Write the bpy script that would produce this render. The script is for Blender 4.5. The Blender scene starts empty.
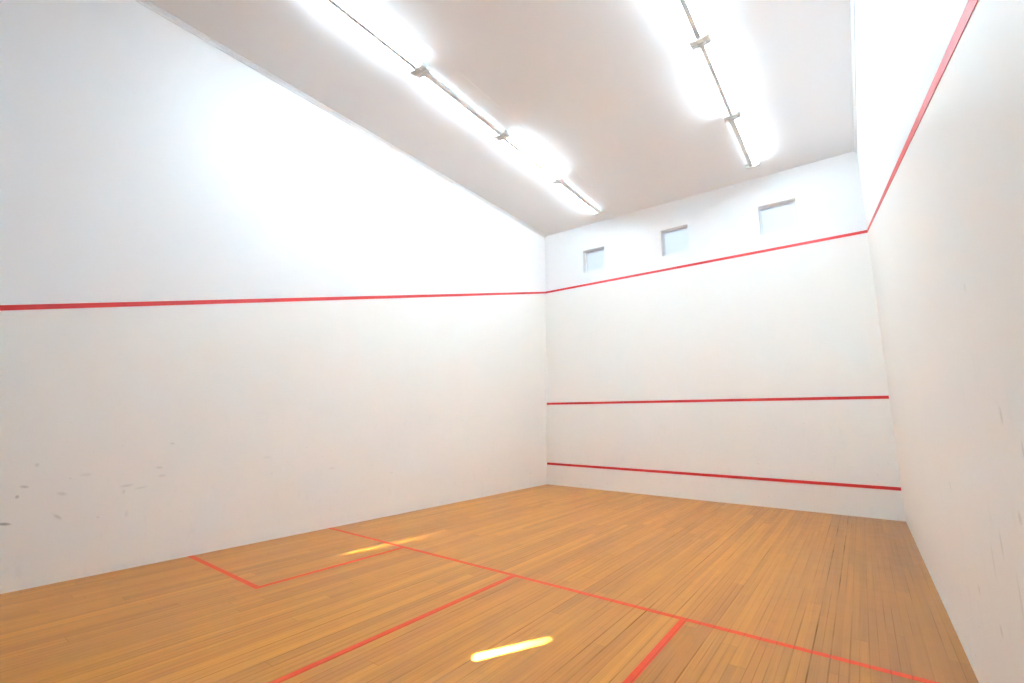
import bpy, bmesh, math
from mathutils import Matrix, Vector

C = bpy.context.scene.collection
S = bpy.context.scene

# ------------------------------------------------------------------ camera
yaw, pitch, roll, f_px = 0.645, 0.169, 0.005, 457.2
cam_d = bpy.data.cameras.new('camera')
cam_d.sensor_fit = 'HORIZONTAL'
cam_d.sensor_width = 36
cam_d.lens = f_px / 1024 * 36
cam_d.clip_start = 0.02
cam = bpy.data.objects.new('camera', cam_d)
C.objects.link(cam)
cam.matrix_world = (Matrix.Translation((6.0, 0.468, 1.487))
                    @ Matrix.Rotation(yaw, 4, 'Z')
                    @ Matrix.Rotation(math.pi / 2 + pitch, 4, 'X')
                    @ Matrix.Rotation(roll, 4, 'Z'))
S.camera = cam

# ------------------------------------------------------------------ world, sun, exposure
SKY = (0.72, 0.85, 1.0)
SKY_STRENGTH = 0.42
TUBE = (0.75, 0.975, 1.12)
TUBE_STRENGTH = 23.0
world = bpy.data.worlds.new('overcast_sky')
S.world = world
world.use_nodes = True
bg = world.node_tree.nodes['Background']
bg.inputs[0].default_value = (*SKY, 1)
bg.inputs[1].default_value = SKY_STRENGTH

SUN_RATIO = 1.7                     # how far the sunlight travels along y for each metre along -x
SUN_TAN = 0.466                     # tangent of its elevation
_h = math.hypot(1, SUN_RATIO)
SX, SY, SZ = -1 / _h, SUN_RATIO / _h, -SUN_TAN
sun_d = bpy.data.lights.new('sun', 'SUN')
sun_d.energy = 800
sun_d.angle = math.radians(0.6)
sun_d.color = (0.80, 0.92, 1.0)
sun = bpy.data.objects.new('sun', sun_d)
C.objects.link(sun)
sun.rotation_euler = Vector((SX, SY, SZ)).to_track_quat('-Z', 'Y').to_euler()
sun.location = (9, -8, 6)

S.view_settings.view_transform = 'Standard'
S.view_settings.look = 'None'
S.view_settings.exposure = 1.62
S.view_settings.gamma = 1.0
S.view_settings.use_curve_mapping = False
S.cycles.use_denoising = True
S.cycles.diffuse_bounces = 10
S.cycles.max_bounces = 14
S.cycles.sample_clamp_indirect = 6

# ------------------------------------------------------------------ measurements (metres)
W, L, H = 6.4, 9.83, 6.11           # court width, length, ceiling height
Z_TIN, Z_SERVICE, Z_OUT = 0.471, 1.863, 4.627
OUT_L, OUT_R = 2.22, 2.19           # side wall out lines where they reach the back wall
Y_SHORT, Y_BOX = 4.275, 2.613
X_BOX_L, X_HALF, X_BOX_R = 1.563, 3.182, 4.785
LW = 0.05                           # width of every painted line

# ------------------------------------------------------------------ mesh helpers
def add_box(bm, a, b):
    x0, y0, z0 = a; x1, y1, z1 = b
    v = [bm.verts.new(p) for p in ((x0,y0,z0),(x1,y0,z0),(x1,y1,z0),(x0,y1,z0),
                                   (x0,y0,z1),(x1,y0,z1),(x1,y1,z1),(x0,y1,z1))]
    for q in ((0,3,2,1),(4,5,6,7),(0,1,5,4),(1,2,6,5),(2,3,7,6),(3,0,4,7)):
        bm.faces.new([v[i] for i in q])

def add_prism(bm, profile, axis_from, axis_to, place):
    """profile: 2D points; place(u, v, t) -> 3D point; swept from t0 to t1"""
    a = [bm.verts.new(place(u, v, axis_from)) for u, v in profile]
    b = [bm.verts.new(place(u, v, axis_to)) for u, v in profile]
    n = len(profile)
    bm.faces.new(a[::-1]); bm.faces.new(b)
    for i in range(n):
        bm.faces.new((a[i], a[(i+1) % n], b[(i+1) % n], b[i]))

def add_tube(bm, p0, p1, r, n=20):
    p0, p1 = Vector(p0), Vector(p1)
    d = (p1 - p0).normalized()
    u = d.orthogonal().normalized(); w = d.cross(u)
    ra = []; rb = []
    for i in range(n):
        t = 2 * math.pi * i / n
        o = u * math.cos(t) * r + w * math.sin(t) * r
        ra.append(bm.verts.new(p0 + o)); rb.append(bm.verts.new(p1 + o))
    bm.faces.new(ra[::-1]); bm.faces.new(rb)
    for i in range(n):
        bm.faces.new((ra[i], ra[(i+1) % n], rb[(i+1) % n], rb[i]))

def slab_with_holes(bm, outer, holes, place, t0, t1):
    """a flat slab with polygonal openings; place(u, v, t)"""
    vs = []; es = []
    for loop in [outer] + holes:
        lv = [bm.verts.new(place(u, v, t0)) for u, v in loop]
        vs += lv
        es += [bm.edges.new((lv[i], lv[(i+1) % len(lv)])) for i in range(len(lv))]
    r = bmesh.ops.triangle_fill(bm, use_beauty=True, use_dissolve=False, edges=es)
    faces = [g for g in r['geom'] if isinstance(g, bmesh.types.BMFace)]
    ext = bmesh.ops.extrude_face_region(bm, geom=faces)
    off = Vector(place(0, 0, t1)) - Vector(place(0, 0, t0))
    for g in ext['geom']:
        if isinstance(g, bmesh.types.BMVert):
            g.co += off

def obj(name, bm, m, parent=None, smooth=False, bevel=0, label=None, kind=None):
    bmesh.ops.recalc_face_normals(bm, faces=bm.faces)
    me = bpy.data.meshes.new(name)
    bm.to_mesh(me); bm.free()
    if smooth:
        for p in me.polygons:
            p.use_smooth = len(p.vertices) == 4
    o = bpy.data.objects.new(name, me)
    C.objects.link(o)
    me.materials.append(m)
    if parent:
        o.parent = parent
    if bevel:
        md = o.modifiers.new('edge', 'BEVEL'); md.width = bevel; md.segments = 2; md.limit_method = 'ANGLE'
    if label: o['label'] = label
    if kind: o['kind'] = kind
    return o

def struct(name, bm, m, label):
    return obj(name, bm, m, label=label, kind='structure')

# ------------------------------------------------------------------ material helpers
class NT:
    def __init__(self, name, rough=0.5, spec=0.5):
        self.m = bpy.data.materials.new(name)
        self.m.use_nodes = True
        self.t = self.m.node_tree
        self.b = self.t.nodes['Principled BSDF']
        self.b.inputs['Roughness'].default_value = rough
        self.b.inputs['Specular IOR Level'].default_value = spec
    def n(self, kind, **kw):
        x = self.t.nodes.new(kind)
        for k, v in kw.items(): setattr(x, k, v)
        return x
    def put(self, sock, v):
        if v is None: return
        if hasattr(v, 'is_output'): self.t.links.new(v, sock)
        elif isinstance(v, (tuple, list)) and len(v) == 3 and sock.type == 'RGBA': sock.default_value = (*v, 1)
        else: sock.default_value = v
    def math(self, op, a, b=None, c=None, clamp=False):
        x = self.n('ShaderNodeMath', operation=op, use_clamp=clamp)
        self.put(x.inputs[0], a); self.put(x.inputs[1], b); self.put(x.inputs[2], c)
        return x.outputs[0]
    def mix(self, f, a, b, blend='MIX'):
        x = self.n('ShaderNodeMix', data_type='RGBA', blend_type=blend)
        self.put(x.inputs[0], f); self.put(x.inputs[6], a); self.put(x.inputs[7], b)
        return x.outputs[2]
    def pos(self):
        g = self.n('ShaderNodeNewGeometry')
        s = self.n('ShaderNodeSeparateXYZ')
        self.t.links.new(g.outputs['Position'], s.inputs[0])
        return g.outputs['Position'], s.outputs[0], s.outputs[1], s.outputs[2]
    def vec(self, x, y, z):
        c = self.n('ShaderNodeCombineXYZ')
        self.put(c.inputs[0], x); self.put(c.inputs[1], y); self.put(c.inputs[2], z)
        return c.outputs[0]
    def noise(self, v, scale, detail=3, rough=0.5):
        x = self.n('ShaderNodeTexNoise')
        self.put(x.inputs['Vector'], v)
        x.inputs['Scale'].default_value = scale
        x.inputs['Detail'].default_value = detail
        x.inputs['Roughness'].default_value = rough
        return x.outputs[0]
    def white(self, v, dims='3D'):
        x = self.n('ShaderNodeTexWhiteNoise', noise_dimensions=dims)
        self.put(x.inputs['W' if dims == '1D' else 'Vector'], v)
        return x.outputs[0]
    def rng(self, v, a, b, c, d):
        x = self.n('ShaderNodeMapRange')
        self.put(x.inputs[0], v)
        for i, k in enumerate((a, b, c, d)): x.inputs[i+1].default_value = k
        return x.outputs[0]
    def bump(self, h, strength, dist=0.002):
        x = self.n('ShaderNodeBump')
        x.inputs['Strength'].default_value = strength
        x.inputs['Distance'].default_value = dist
        self.put(x.inputs['Height'], h)
        self.t.links.new(x.outputs[0], self.b.inputs['Normal'])
    def color(self, v): self.put(self.b.inputs['Base Color'], v)

UPPER = (0.90, 0.90, 0.90)
LOWER = (0.93, 0.915, 0.875)

def wall_paint(name, z_at0, slope, marks, side):
    """whiter paint above the out line, cream paint with ball marks below it"""
    k = NT(name, rough=0.42, spec=0.4)
    p, x, y, z = k.pos()
    above = k.math('GREATER_THAN', k.math('SUBTRACT', z, k.math('MULTIPLY', y, slope)), z_at0)
    mott = k.noise(p, 1.3, 4)
    low = k.mix(k.rng(mott, 0.35, 0.7, 0, 0.35), LOWER, (0.90, 0.89, 0.845))
    h = k.rng(z, 0.0, 2.6, 1.0, 0.0)
    # hand-height grime: thin streaks and specks
    st = k.noise(k.vec(k.math('MULTIPLY', x, 9), k.math('MULTIPLY', y, 9), k.math('MULTIPLY', z, 3.2)), 1.0, 5, 0.6)
    dirt = k.math('MULTIPLY', k.rng(st, 0.60, 0.80, 0, 0.16), h)
    sp = k.noise(k.vec(k.math('MULTIPLY', x, 16), k.math('MULTIPLY', y, 16), k.math('MULTIPLY', z, 22)), 1.0, 2, 0.5)
    dirt = k.math('ADD', dirt, k.math('MULTIPLY', k.rng(sp, 0.72, 0.80, 0, 0.5), h))
    low = k.mix(dirt, low, (0.50, 0.46, 0.41))
    for (my, mz, a, b, ang, s) in marks:
        dy = k.math('SUBTRACT', y, my); dz = k.math('SUBTRACT', z, mz)
        ca, sa = math.cos(ang), math.sin(ang)
        u = k.math('ADD', k.math('MULTIPLY', dy, ca), k.math('MULTIPLY', dz, sa))
        v = k.math('SUBTRACT', k.math('MULTIPLY', dz, ca), k.math('MULTIPLY', dy, sa))
        u = k.math('DIVIDE', u, a); v = k.math('DIVIDE', v, b)
        r = k.math('ADD', k.math('MULTIPLY', u, u), k.math('MULTIPLY', v, v))
        low = k.mix(k.rng(r, 0.0, 1.7, s * 0.85, 0.0), low, (0.22, 0.21, 0.20))
    k.color(k.mix(above, low, UPPER))
    k.bump(k.noise(p, 30, 3), 0.10)
    return k.m

LEFT_MARKS = [(1.159,.575,.040,.012,-.2,.75), (1.244,.876,.028,.011,-.2,.4), (1.21,.794,.012,.014,0,.5),
              (1.498,.786,.034,.014,-.3,.22), (1.495,.581,.036,.012,-.7,.3), (2.226,.966,.03,.010,-.1,.25),
              (2.262,.88,.035,.012,0,.18), (1.972,.808,.05,.012,.1,.22), (2.092,.775,.06,.010,.15,.15),
              (1.648,.944,.04,.014,0,.15), (2.317,1.212,.02,.010,0,.25), (1.954,.751,.012,.02,0,.2),
              (3.343,1.002,.05,.012,0,.12), (1.30,1.06,.014,.016,0,.22), (2.0,.53,.014,.03,0,.13),
              (4.25,.80,.05,.012,.1,.14), (5.3,.65,.03,.012,0,.15)]
RIGHT_MARKS = [(2.804,1.166,.02,.022,0,.28), (2.612,1.198,.02,.015,0,.25), (2.819,1.507,.015,.03,0,.28),
               (2.614,1.398,.012,.03,0,.28), (2.777,.985,.018,.03,0,.32), (3.905,.646,.02,.025,0,.28),
               (3.473,.592,.022,.025,0,.3), (3.061,2.036,.02,.015,0,.15), (3.177,1.006,.015,.05,0,.25),
               (2.447,1.313,.015,.03,0,.3), (3.4,.9,.014,.07,0,.18), (3.0,.85,.014,.09,0,.2), (4.4,1.1,.02,.03,0,.2)]

M_LEFT = wall_paint('left_wall_paint', OUT_L, (Z_OUT - OUT_L) / L, LEFT_MARKS, 'left')
M_RIGHT = wall_paint('right_wall_paint', OUT_R, (Z_OUT - OUT_R) / L, RIGHT_MARKS, 'right')
M_FRONT = wall_paint('front_wall_paint', Z_OUT, 0.0, [], 'front')


def ceiling_paint():
    k = NT('ceiling_paint', rough=0.75, spec=0.2)
    p, x, y, z = k.pos()
    k.color(k.mix(k.rng(k.noise(p, 0.7, 3), 0.35, 0.65, 0, 1), (0.92, 0.94, 0.965), (0.92, 0.935, 0.95)))
    k.bump(k.noise(p, 60, 2), 0.08)
    return k.m

def floor_wood():
    k = NT('oiled_floorboards', rough=0.4, spec=0.25)
    p, x, y, z = k.pos()
    bw = 0.1
    xi = k.math('DIVIDE', x, bw)
    idx = k.math('FLOOR', xi)
    fr = k.math('SUBTRACT', xi, idx)
    r1 = k.white(idx, '1D')
    # staggered butt joints
    yl = k.math('DIVIDE', k.math('ADD', y, k.math('MULTIPLY', r1, 7.0)), 2.7)
    yi = k.math('FLOOR', yl)
    fy = k.math('SUBTRACT', yl, yi)
    cell = k.white(k.vec(idx, yi, 0.3))
    cell2 = k.white(k.vec(idx, yi, 5.3))
    # finer strips inside a board
    half = k.math('FLOOR', k.math('MULTIPLY', xi, 2.0))
    strip = k.white(k.vec(half, yi, 9.1))
    grain = k.noise(k.vec(k.math('MULTIPLY', x, 70), k.math('MULTIPLY', y, 0.7), cell), 1.0, 3, 0.5)
    band = k.noise(k.vec(k.math('MULTIPLY', x, 22), k.math('MULTIPLY', y, 0.9), k.math('MULTIPLY', cell, 7)), 1.0, 3, 0.5)
    tone = k.math('ADD', k.math('MULTIPLY', cell, 0.26), k.math('ADD', k.math('MULTIPLY', grain, 0.45), k.math('MULTIPLY', band, 0.5)))
    tone = k.math('ADD', tone, k.math('MULTIPLY', strip, 0.16))
    f = k.rng(tone, 0.35, 1.0, 0, 1)
    col = k.mix(f, FLOOR_DARK, FLOOR_LIGHT)
    col = k.mix(k.rng(cell2, 0.6, 1.0, 0, 0.3), col, FLOOR_RED)
    # trodden dirt plus painted-in shade along the right wall; dirt in cloudy patches
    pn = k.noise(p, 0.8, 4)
    wear_shade = k.math('MULTIPLY', k.rng(x, 4.8, 6.3, 0, 1), k.rng(pn, 0.3, 0.7, 0.50, 0.70))
    col = k.mix(wear_shade, col, (0.17, 0.075, 0.022))
    sm = k.noise(p, 7, 5, 0.65)
    col = k.mix(k.math('MULTIPLY', k.rng(sm, 0.58, 0.75, 0, 0.35), k.rng(x, 2, 6, 0.3, 1)), col, (0.20, 0.11, 0.055))
    # gaps: each one opened by a different amount
    gw = k.white(k.math('ADD', k.math('ROUND', xi), 31.7), '1D')
    edge = k.math('MINIMUM', fr, k.math('SUBTRACT', 1.0, fr))
    gn = k.noise(k.vec(k.math('MULTIPLY', k.math('ROUND', xi), 3.7), k.math('MULTIPLY', y, 1.0), 2.0), 1.0, 3)
    open_ = k.math('MULTIPLY', k.rng(gw, 0.25, 0.95, 0.12, 0.85), k.rng(gn, 0.36, 0.62, 0.12, 1.0))
    gap = k.math('MULTIPLY', k.rng(edge, 0.024, 0.066, 1.0, 0.0), open_)
    ey = k.math('MINIMUM', fy, k.math('SUBTRACT', 1.0, fy))
    butt = k.rng(ey, 0.0004, 0.001, 0.4, 0.0)
    gap = k.math('MULTIPLY', gap, k.rng(x, 1.0, 4.2, 0.45, 1.0))    # the left half has closed up more
    gap = k.math('MAXIMUM', gap, butt)
    sub = k.math('MULTIPLY', xi, 2.0)
    sf = k.math('SUBTRACT', sub, k.math('FLOOR', sub))
    se = k.math('MINIMUM', sf, k.math('SUBTRACT', 1.0, sf))
    gap2 = k.math('MULTIPLY', k.rng(se, 0.02, 0.07, 0.5, 0.0), k.rng(k.noise(k.vec(k.math('ROUND', sub), k.math('MULTIPLY', y, 0.7), 5.0), 1.0, 2), 0.45, 0.6, 0.1, 1.0))
    gap = k.math('MAXIMUM', gap, gap2)
    col = k.mix(k.math('MULTIPLY', gap, 0.85), col, (0.07, 0.03, 0.012))
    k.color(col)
    k.put(k.b.inputs['Roughness'], k.rng(sm, 0.3, 0.7, 0.28, 0.33))
    k.put(k.b.inputs['Specular IOR Level'], k.rng(gap, 0.0, 0.8, 0.33, 0.02))
    k.bump(k.math('MULTIPLY', gap, -1.0), 0.25, 0.002)
    return k.m

FLOOR_DARK = (0.30, 0.095, 0.007)
FLOOR_LIGHT = (0.60, 0.222, 0.018)
FLOOR_RED = (0.42, 0.115, 0.012)

def plain(name, col, rough, spec=0.5, bump=0, scale=40):
    k = NT(name, rough, spec)
    p, *_ = k.pos()
    nv = k.noise(p, scale, 3)
    k.color(k.mix(k.rng(nv, 0.3, 0.7, 0, 1), tuple(c * 0.95 for c in col), col))
    if bump: k.bump(nv, bump)
    return k.m

M_CEIL = ceiling_paint()
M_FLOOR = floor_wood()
M_RED = plain('red_wall_line_paint', (0.62, 0.022, 0.020), 0.45, bump=0.05)
def worn_red():
    k = NT('worn_red_floor_line_paint', 0.42, 0.15)
    p, x, y, z = k.pos()
    n1 = k.noise(p, 25, 4, 0.7)
    gr = k.noise(k.vec(k.math('MULTIPLY', x, 90), k.math('MULTIPLY', y, 3), 0.0), 1.0, 3)
    c = k.mix(k.rng(n1, 0.5, 0.75, 0, 0.5), (0.66, 0.045, 0.014), (0.60, 0.14, 0.03))
    xi = k.math('DIVIDE', x, 0.1)
    e = k.math('ABSOLUTE', k.math('SUBTRACT', xi, k.math('ROUND', xi)))
    c = k.mix(k.rng(e, 0.018, 0.05, 0.45, 0.0), c, (0.16, 0.02, 0.01))
    c = k.mix(k.rng(gr, 0.3, 0.8, 0.0, 0.25), c, (0.55, 0.08, 0.03))
    k.color(c)
    return k.m
M_REDF = worn_red()
M_TRIM = plain('white_trim_paint', (0.80, 0.80, 0.80), 0.5)
M_STEEL = plain('white_enamelled_steel', (0.88, 0.88, 0.86), 0.45)
M_HOLDER = plain('aged_lampholder_plastic', (0.86, 0.86, 0.84), 0.5)
M_FRAME = plain('white_window_frame_paint', (0.90, 0.90, 0.93), 0.5)
M_BACK = plain('grey_back_wall_boards', (0.30, 0.31, 0.33), 0.6, bump=0.1)

def tube_glow():
    k = NT('lit_fluorescent_phosphor', 0.3)
    k.color((0.9, 0.9, 0.9))
    k.put(k.b.inputs['Emission Color'], TUBE)
    k.b.inputs['Emission Strength'].default_value = TUBE_STRENGTH
    k.m.cycles.emission_sampling = 'FRONT_BACK'
    return k.m
M_TUBE = tube_glow()
M_CAP = plain('aluminium_tube_cap', (0.55, 0.55, 0.55), 0.3)

def pane_glass():
    k = NT('frosted_window_glass', 0.30)
    k.color((0.9, 0.91, 0.93))
    k.b.inputs['IOR'].default_value = 1.45
    k.b.inputs['Transmission Weight'].default_value = 1.0
    return k.m
M_GLASS = pane_glass()

# ------------------------------------------------------------------ the shell
T = 0.22
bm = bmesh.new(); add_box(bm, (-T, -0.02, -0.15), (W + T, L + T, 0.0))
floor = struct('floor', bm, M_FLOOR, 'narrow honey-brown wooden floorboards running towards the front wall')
bm = bmesh.new(); add_box(bm, (-T, -0.02, H), (W + T, L + T, H + 0.15))
ceiling = struct('ceiling', bm, M_CEIL, 'flat off-white painted ceiling carrying two rows of fluorescent lights')
bm = bmesh.new(); add_box(bm, (-T, -0.02, 0), (0, L + T, H))
wall_left = struct('wall_left', bm, M_LEFT, 'long left side wall, white above the sloping red line and cream below')
bm = bmesh.new(); add_box(bm, (W, -0.02, 0), (W + T, L + T, H));
wall_right = struct('wall_right', bm, M_RIGHT, 'right side wall close to the camera, scuffed cream paint below a sloping red line')

WIN = [(1.07, 1.62, 4.93, 5.475), (2.95, 3.505, 4.94, 5.515), (4.83, 5.435, 4.95, 5.52)]
rect = lambda x0, x1, z0, z1: [(x0, z0), (x1, z0), (x1, z1), (x0, z1)]
bm = bmesh.new()
slab_with_holes(bm, rect(0, W, 0, H), [rect(*w) for w in WIN], lambda u, v, t: (u, t, v), L, L + T)
wall_front = struct('wall_front', bm, M_FRONT, 'front wall with three red lines and three small high windows')

# back wall, behind the camera, with two slanting gaps added to throw sun patches
def back_gap(pts):      # floor points of a sun patch, traced back along the sunlight to the plane y = 0
    return [(x + y / SUN_RATIO, y * _h / SUN_RATIO * SUN_TAN) for x, y in pts]
def sliver(x0, y0, x1, y1, w0, w1):
    dx, dy = x1 - x0, y1 - y0; d = math.hypot(dx, dy); nx, ny = -dy / d, dx / d
    return [(x0 - nx*w0, y0 - ny*w0), (x1 - nx*w1, y1 - ny*w1), (x1 + nx*w1, y1 + ny*w1), (x0 + nx*w0, y0 + ny*w0)]
gaps = [back_gap(sliver(3.90, 2.88, 4.15, 3.38, 0.016, 0.002)),
        back_gap(sliver(1.262, 3.66, 1.415, 5.12, 0.0006, 0.0006))]
bm = bmesh.new()
slab_with_holes(bm, rect(0, W, 0, H), gaps, lambda u, v, t: (u, t, v), 0.0, -0.0005)
wall_back = struct('wall_back', bm, M_BACK, 'grey boarded back wall behind the viewer')

# cornice and skirting
def cornice(name, a, b, inward, label):
    bm = bmesh.new()
    prof = [(0, 0), (0.045, 0), (0.045, -0.008), (0.030, -0.014), (0.014, -0.030), (0.008, -0.05), (0, -0.05)]
    a, b, n = Vector(a), Vector(b), Vector(inward)
    add_prism(bm, prof, 0, 1, lambda u, v, t: tuple(a.lerp(b, t) + n * u + Vector((0, 0, v))))
    return struct(name, bm, M_TRIM, label)
cornice('trim_1', (0.001, 0, H - .001), (0.001, L - .002, H - .001), (1, 0, 0), 'slim white cornice where the left wall meets the ceiling')
cornice('trim_2', (W - .001, 0, H - .001), (W - .001, L - .002, H - .001), (-1, 0, 0), 'slim white cornice where the right wall meets the ceiling')
for i, x in enumerate((2.12, 4.56)):
    bm = bmesh.new(); add_box(bm, (x - .006, 0.0, H - .0015), (x + .006, L, H))
    obj('ceiling_seam_strip', bm, M_CEIL, ceiling)

# ------------------------------------------------------------------ painted lines (parts of the wall or floor they are on)
E_ = 0.003
def side_line(x0, x1, z_front, z_back, parent, label):
    bm = bmesh.new(); h = LW / 2
    prof = [(0, z_back - h), (L, z_front - h), (L, z_front + h), (0, z_back + h)]
    add_prism(bm, prof, x0, x1, lambda u, v, t: (t, u, v))
    return obj('out_line', bm, M_RED, parent, label=label)
side_line(0, E_, Z_OUT, OUT_L, wall_left, 'red out line sloping along the left wall')
side_line(W - E_, W, Z_OUT, OUT_R, wall_right, 'red out line sloping along the right wall')
for nm, z, dep, x0, x1, lab in (('out_line', Z_OUT, E_, 0, W, 'topmost red line on the front wall'),
                        ('service_line', Z_SERVICE, E_, 0.015, W - .006, 'middle red line on the front wall'),
                        ('board_line', Z_TIN, 0.008, 0.015, W - .006, 'lowest red line on the front wall')):
    bm = bmesh.new(); add_box(bm, (x0, L - dep, z - LW/2), (x1, L, z + LW/2))
    obj(nm, bm, M_RED, wall_front, label=lab)
zf = 0.0015
def floor_line(name, x0, x1, y0, y1, label):
    bm = bmesh.new(); add_box(bm, (x0, y0, 0), (x1, y1, zf))
    return obj(name, bm, M_REDF, floor, label=label)
h = LW / 2
floor_line('short_line', 0, W, Y_SHORT - h, Y_SHORT + h, 'red line across the whole floor')
floor_line('half_court_line', X_HALF - h, X_HALF + h, 0, Y_SHORT - h, 'red line down the middle of the floor')
floor_line('service_box_side_line', X_BOX_L - h, X_BOX_L + h, Y_BOX - h, Y_SHORT - h, 'red side of the left service box')
floor_line('service_box_back_line', 0, X_BOX_L - h, Y_BOX - h, Y_BOX + h, 'red back edge of the left service box')
floor_line('service_box_side_line', X_BOX_R - h, X_BOX_R + h, Y_BOX - h, Y_SHORT - h, 'red side of the right service box')
floor_line('service_box_back_line', X_BOX_R + h, W, Y_BOX - h, Y_BOX + h, 'red back edge of the right service box')

# ------------------------------------------------------------------ windows
PD = 0.13                           # how far the glass sits back in the wall
for i, (x0, x1, z0, z1) in enumerate(WIN):
    fw = 0.03
    bm = bmesh.new()
    slab_with_holes(bm, rect(x0, x1, z0, z1), [rect(x0 + fw, x1 - fw, z0 + fw, z1 - fw)],
                    lambda u, v, t: (u, t, v), L + PD, L + PD + 0.05)
    fr = struct('window_%d' % (i + 1), bm, M_FRAME,
                ('left', 'middle', 'right')[i] + ' one of the three small square windows high on the front wall')
    bm = bmesh.new()
    add_box(bm, (x0 + fw, L + PD + .02, z0 + fw), (x1 - fw, L + PD + .026, z1 - fw))
    obj('window_pane', bm, M_GLASS, fr)

# ------------------------------------------------------------------ fluorescent battens
def batten(xc, y0, y1, lit_left, lit_right, label, group):
    root = bpy.data.objects.new('fluorescent_light', None)
    C.objects.link(root)
    root.location = (xc, (y0 + y1) / 2, H)
    root['label'] = label; root['category'] = 'ceiling light'; root['group'] = group
    hl = (y1 - y0) / 2
    bm = bmesh.new()                # folded steel spine
    if lit_left and lit_right:
        prof = [(-.020, -.030), (-.020, -.060), (-.027, -.078), (.027, -.078), (.020, -.060), (.020, -.030)]
    else:                           # the one-tube fittings have a broader body on the empty side
        o = .022 if lit_left else -.022
        prof = [(o-.040, -.030), (o-.040, -.066), (o-.034, -.074), (o+.034, -.074), (o+.040, -.066), (o+.040, -.030)]
    add_prism(bm, prof, -hl + .005, hl - .005, lambda u, v, t: (u, t, v))
    obj('spine', bm, M_STEEL, root)
    for s in (-.6, .6):             # short hangers between the spine and the ceiling
        bm = bmesh.new()
        add_box(bm, (-.012, s * hl - .015, -.0305), (.012, s * hl + .015, 0))
        obj('hanger', bm, M_STEEL, root)
    for s in (-1, 1):               # lampholder block at either end
        bm = bmesh.new()
        ya, yb = sorted((s * (hl - .004), s * (hl - .078)))
        prof = [(-.115, -.022), (-.115, -.070), (-.105, -.080), (-.050, -.080), (-.040, -.088), (.040, -.088),
                (.050, -.080), (.105, -.080), (.115, -.070), (.115, -.022), (.040, 0), (-.040, 0)]
        add_prism(bm, prof, ya, yb, lambda u, v, t: (u, t, v))
        obj('lampholder', bm, M_HOLDER, root, bevel=.003)
    for s, lit in ((-1, lit_left), (1, lit_right)):
        if not lit: continue         # a side without a tube
        bm = bmesh.new()
        add_tube(bm, (s * .080, -hl + .075, -.048), (s * .080, hl - .091, -.048), .019)
        tb = obj('fluorescent_tube', bm, M_TUBE, root, smooth=True)
        for e in (-1, 1):
            bm = bmesh.new()
            add_tube(bm, (s * .080, e * (hl - .091), -.048), (s * .080, e * (hl - .078), -.048), .0195)
            obj('tube_cap', bm, M_CAP, tb, smooth=True)
    return root

XL, XR = 1.77, 4.885
GL, GR = 'ceiling lights in the left row', 'ceiling lights in the right row'
batten(XL, 2.27, 4.03, 1, 1, 'twin-tube ceiling light nearest the viewer in the left row, cut by the top edge', GL)
batten(XL, 4.03, 5.79, 1, 0, 'second ceiling light of the left row, its grey spine showing beside one lit tube', GL)
batten(XL, 5.79, 7.55, 1, 1, 'third ceiling light of the left row, bright on both sides of a thin spine', GL)
batten(XL, 7.55, 9.31, 1, 0, 'farthest ceiling light of the left row, above the front left corner', GL)
batten(XR, 2.24, 3.99, 1, 1, 'added ceiling light of the right row, unseen just above the top edge of the view', GR)  # unseen light, added to the row for the room's lighting
batten(XR, 3.99, 5.745, 1, 1, 'ceiling light at the top edge of the view in the right row', GR)
batten(XR, 5.745, 7.49, 1, 1, 'middle ceiling light in the right row, between two dark lampholder joints', GR)
batten(XR, 7.49, 9.24, 0, 1, 'farthest ceiling light of the right row, a grey edge on its left side', GR)
